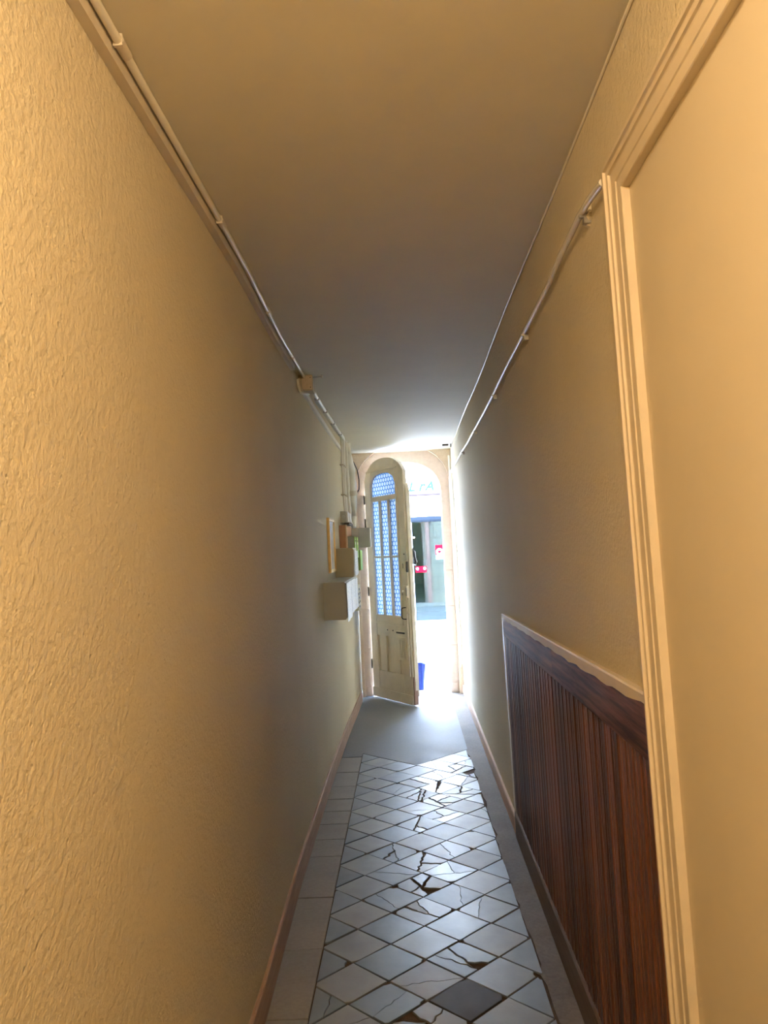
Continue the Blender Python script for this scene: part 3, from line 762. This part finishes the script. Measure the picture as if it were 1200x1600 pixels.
# astragal strip, locks, bolt rod, pull handle
ast = [(W-.012, Z0)]+[(u, door_arch(u)-.0) for u in (W-.012, W+.004, W+.022)]+[(W+.022, Z0)]
dl('astragal', [(W-.004, .10), (W-.004, 2.28), (W+.008, 2.25), (W+.020, 2.20), (W+.020, .10)], .018, .064)
dl('worn_edge', [(W+.001, .014), (W+.001, .30), (W+.016, .28), (W+.022, .10), (W+.018, .016)], .004, .050, 'worn_wood')
nl = dbox('night_latch', .702, .768, 1.372, 1.476, -.026, .002, 'door_dark', bevel=.004)
sub('key_slot', MB().box((.735, -.028, 1.40), (.742, -.024, 1.45)), 'dark_metal', nl)
lk = dbox('lock_case', .694, .790, 1.100, 1.224, -.032, .002, 'door_dark', bevel=.005)
sub('keyhole', MB().box((.708, -.034, 1.125), (.716, -.030, 1.150)), 'dark_metal', lk)
sub('bolt_end', MB().box((.776, -.036, 1.120), (.794, -.028, 1.205)), 'steel', lk, bevel=.003)
sub('key_knob', MB().lathe((.735, -.032, 1.165), [(.013, .002), (.013, -.008), (.008, -.020), (.010, -.028)], 14, 'y'), 'door_dark', lk, smooth=True)
dbox('strike_plate', .768, .786, 1.36, 1.47, -.012, .006, 'dark_metal', bevel=.002)
link('bolt_rod', MB().tube([(.752, -.014, 1.10), (.752, -.014, .86), (.752, -.014, .30)], .008, 8), 'door_dark', door, smooth=True, local=True)
link('pull_handle', MB().tube([(.742, -.002, 1.000), (.735, -.03, 1.000), (.700, -.036, .995), (.684, -.036, .98), (.684, -.036, .90), (.700, -.036, .885), (.735, -.03, .882), (.742, -.002, .882)], .0055, 8), 'dark_metal', door, smooth=True, local=True)
link('latch_bead', MB().lathe((.735, -.003, 1.545), [(.006, .004), (.006, -.006)], 10, 'y'), 'dark_metal', door, local=True)
kn = link('door_knocker', MB().tube([(.735, T, 1.585), (.735, T+.045, 1.592), (.735, T+.068, 1.56), (.735, T+.072, 1.50), (.735, T+.082, 1.455), (.735, T+.070, 1.432)], [.014, .022, .024, .019, .027, .020], 10), 'black', door, smooth=True, local=True)
sub('rose', MB().lathe((.735, T, 1.585), [(.032, -.001), (.032, .008), (.018, .014)], 18, 'y'), 'black', kn)
for z in (.36, 1.15, 1.90, 2.16):
    h = link('hinge', MB().tube([(-.006, -.006, z-.05), (-.006, -.006, z+.05)], .008, 8), 'dark_metal', door, smooth=True, local=True)
    sub('hinge_leaf', MB().box((-.002, -.003, z-.045), (.040, .001, z+.045)), 'door_dark', h)

# ------------------------------------------------------------------ outside
YF = 8.95
pv = tag(bx('pavement', (-9, 8.62, -.16), (9, 10.1, -.012), 'pavement'), 'pale stone pavement just outside the entrance', 'pavement', kind='structure')
for k in range(12): bx('kerb_stone', (-6+k*1.0+.004, 10.0, -.15), (-5+k*1.0-.004, 10.16, -.008), 'pavement', pv, .01)
tag(bx('street', (-9, 10.1, -.30), (9, 15.2, -.04), 'street'), 'sunlit asphalt street between the two facades', 'street', kind='structure')
fp = tag(bx('footpath', (-9, 15.2, -.3), (9, 15.95, .0), 'pavement'), 'far footpath in front of the shop', 'pavement', kind='structure')
# our own street front, reflected in the shop window
ex = MB(); arch_plate(ex, -4.5, 4.5, -.15, 6.2, 8.72, YF-.02, ACX, AHW+.10, ASP+.02, ARI+.09)
exo = tag(link('facade', ex, 'facade_joint'), 'pale stone street front of the house round the entrance arch', 'facade', kind='structure')
nblk = 0
for r in range(8):
    z = -.02+r*.38
    x = -3.6+(.35 if r % 2 else 0)
    while x < 3.6:
        w_ = random.uniform(.55, .78); a, b = x+.006, x+w_-.006
        x += w_
        lim = AHW+.22 if z < 2.3 else (AHW+.22 if z < 2.6 else 0)
        segs = [(a, b)]
        if lim:
            segs = []
            if a < ACX-lim: segs.append((a, min(b, ACX-lim)))
            if b > ACX+lim: segs.append((max(a, ACX+lim), b))
        for s0, s1 in segs:
            if s1-s0 > .06: bx('stone_block', (s0, YF-.03, z+.006), (s1, YF+random.uniform(0, .01), z+.374), 'facade_stone', exo, .008)
sr = MB(); A = arch_pts(ACX, AHW+.10, ASP+.02, ARI+.09); B = arch_pts(ACX, AHW+.215, ASP+.02, ARI+.20)
for i in range(len(A)-1):
    sr.prism([A[i], A[i+1], B[i+1], B[i]], lambda p: (p[0], YF-.03, p[1]), lambda p: (p[0], YF+.035, p[1]))
for sx in (-1, 1):
    x0 = ACX+sx*(AHW+.10); x1 = ACX+sx*(AHW+.215); sr.box((min(x0, x1), YF-.03, -.02), (max(x0, x1), YF+.035, ASP+.02))
link('arch_moulding', sr, 'pink', exo)

# the shop across the street
YS = 15.8
sh = root('shop_front', (.4, YS, 0), 'overexposed white shop front with blue letters and glass door across the street', 'shop front')
SX0, SX1 = -.02, 1.62
fwall = MB()
fwall.box((-9, YS, -.1), (SX0, YS+.3, 2.24)); fwall.box((SX1, YS, -.1), (9, YS+.3, 2.24)); fwall.box((-9, YS, 2.24), (9, YS+.3, 2.68)); 
link('lower_wall', fwall, 'shop_cream', sh)
bx('fascia', (-9, YS-.10, 2.68), (9, YS+.3, 3.6), 'shop_white', sh)
bx('fascia_moulding', (-9, YS-.13, 2.665), (9, YS-.02, 2.705), 'fascia_line', sh, .005)
bx('upper_wall', (-9, YS, 3.6), (9, YS+.3, 7.5), 'shop_white', sh)
hdr = bx('header', (SX0, YS-.05, 2.13), (SX1, YS+.1, 2.24), 'alu', sh, .004)
bx('header_lip', (SX0, YS-.065, 2.16), (SX1, YS-.045, 2.18), 'alu', sh)
bx('frame_stile', (SX0+.045, YS-.03, .0), (SX0+.085, YS+.06, 2.13), 'white_frame', sh, .004)
bx('frame_stile', (.70, YS-.03, .0), (.745, YS+.06, 2.13), 'white_frame', sh, .004)
bx('frame_stile', (SX1-.05, YS-.03, .0), (SX1, YS+.06, 2.13), 'white_frame', sh, .004)
bx('frame_rail', (SX0+.085, YS-.03, .0), (.70, YS+.06, .115), 'white_frame', sh, .004)
bx('frame_rail', (.745, YS-.03, .0), (SX1-.05, YS+.06, .115), 'white_frame', sh, .004)
bx('pane', (SX0+.085, YS+.01, .115), (.70, YS+.02, 2.13), 'shopglass', sh)
bx('pane', (.745, YS+.01, .115), (SX1-.05, YS+.02, 2.13), 'shopglass', sh)
link('closer', MB().tube([(.02, YS-.04, 1.822), (.115, YS-.04, 1.818)], .016, 8), 'white_frame', sh, smooth=True)
# shop interior
sb = MB().box((SX0, YS+3.4, -.05), (SX1+1, YS+3.5, 2.5)); sb.box((SX0-.1, YS+.3, -.05), (SX0, YS+3.5, 2.5)); sb.box((SX1, YS+.3, -.05), (SX1+.1, YS+3.5, 2.5)); sb.box((SX0-.1, YS+.05, -.1), (SX1+1, YS+3.5, 0)); sb.box((SX0-.1, YS+.3, 2.45), (SX1+1, YS+3.5, 2.55))
link('interior', sb, 'shop_dark', sh)
# stickers on the glass
st = bx('sticker', (.527, YS-.002, 1.345), (.690, YS+.008, 1.642), 'paleblue', sh)
def sub_w(name, mb, mat, par): 
    off = par.location+par.parent.location
    mb.v = [tuple(Vector(p)-off) for p in mb.v]; return link(name, mb, mat, par, local=True)
sub_w('red_band', MB().box((.527, YS-.004, 1.44), (.690, YS-.001, 1.642)), 'red', st)
def disc(x, z, r, y): return MB().lathe((x, y, z), [(r, 0), (r, -.002)], 20, 'y')
sub_w('white_disc', disc(.607, 1.505, .068, YS-.004), 'white', st)
sub_w('red_emblem', MB().prism([(.555, 1.505), (.607, 1.54), (.659, 1.505), (.607, 1.47)], lambda p: (p[0], YS-.009, p[1]), lambda p: (p[0], YS-.006, p[1])), 'red', st)
s2 = bx('sticker', (.100, YS-.002, 1.10), (.325, YS+.008, 1.225), 'red', sh)
for x in (.138, .287): sub_w('white_dot', disc(x, 1.178, .026, YS-.003), 'white', s2)
# blue letters
for ch, x, sz in (('L', .03, .27), ('r', .235, .30), ('A', .37, .27)):
    cu = bpy.data.curves.new('letter', 'FONT'); cu.body = ch; cu.size = sz; cu.shear = .30; cu.extrude = .012; cu.offset = .006
    cu.materials.append(M['letter'])
    o = bpy.data.objects.new('letter', cu); col.objects.link(o); o.parent = sh
    dgx = bpy.context.evaluated_depsgraph_get(); dgx.update()
    me = bpy.data.meshes.new_from_object(o.evaluated_get(dgx)); bpy.data.objects.remove(o); bpy.data.curves.remove(cu)
    o = bpy.data.objects.new('letter', me); col.objects.link(o); o.parent = sh
    o.location = Vector((x, YS-.115, 2.765))-sh.location; o.rotation_euler = (math.pi/2, 0, 0)

# blue bag on the pavement behind the door
bag = root('shopping_bag', (-.02, 8.90, -.012), 'bright blue bag standing on the pavement behind the open door', 'bag')
R = []
for k in range(9):
    t = k/8; z = -.012+.300*t; hw = .105+.03*t; hd_ = .075-.012*t; ring = []
    for q in range(24):
        a = 2*math.pi*q/24; c, s_ = math.cos(a), math.sin(a)
        e = .45; fold = 1+.05*math.sin(5*a+t*3)*t
        ring.append((-.02+hw*fold*math.copysign(abs(c)**e, c), 8.90+hd_*fold*math.copysign(abs(s_)**e, s_), z+(.012*math.sin(3*a) if k == 8 else 0)))
    R.append(ring)
link('body', MB().loft(R), 'blue_bag', bag, smooth=True)
link('strap', MB().tube([(.07, 8.822, .02), (.075, 8.822, .15), (.08, 8.820, .285)], .006, 6), 'bag_dark', bag, smooth=True)
link('rim', MB().tube([(-.02+.14*math.copysign(abs(math.cos(a))**.45, math.cos(a)), 8.90+.066*math.copysign(abs(math.sin(a))**.45, math.sin(a)), .288+.012*math.sin(3*a)) for a in [2*math.pi*q/24 for q in range(25)]], .005, 6), 'bag_dark', bag, smooth=True)

# ------------------------------------------------------------------ the hallway lamp above and behind the viewer
lp = root('ceiling_lamp', (LAMP_POS[0], LAMP_POS[1], LAMP_POS[2]-.20), 'glowing glass globe lamp on the hallway ceiling behind the viewer', 'lamp')
c = (LAMP_POS[0], LAMP_POS[1], LAMP_POS[2])
link('ceiling_rose', MB().lathe(c, [(.055, 0), (.055, -.012), (.03, -.03)], 24), 'white_conduit', lp, smooth=True)
link('globe', MB().lathe((c[0], c[1], c[2]-.112), [(.03, .086), (.055, .075), (.08, .045), (.09, 0), (.08, -.045), (.055, -.072), (.03, -.086), (.004, -.09)], 28), 'lamp_glow', lp, smooth=True)
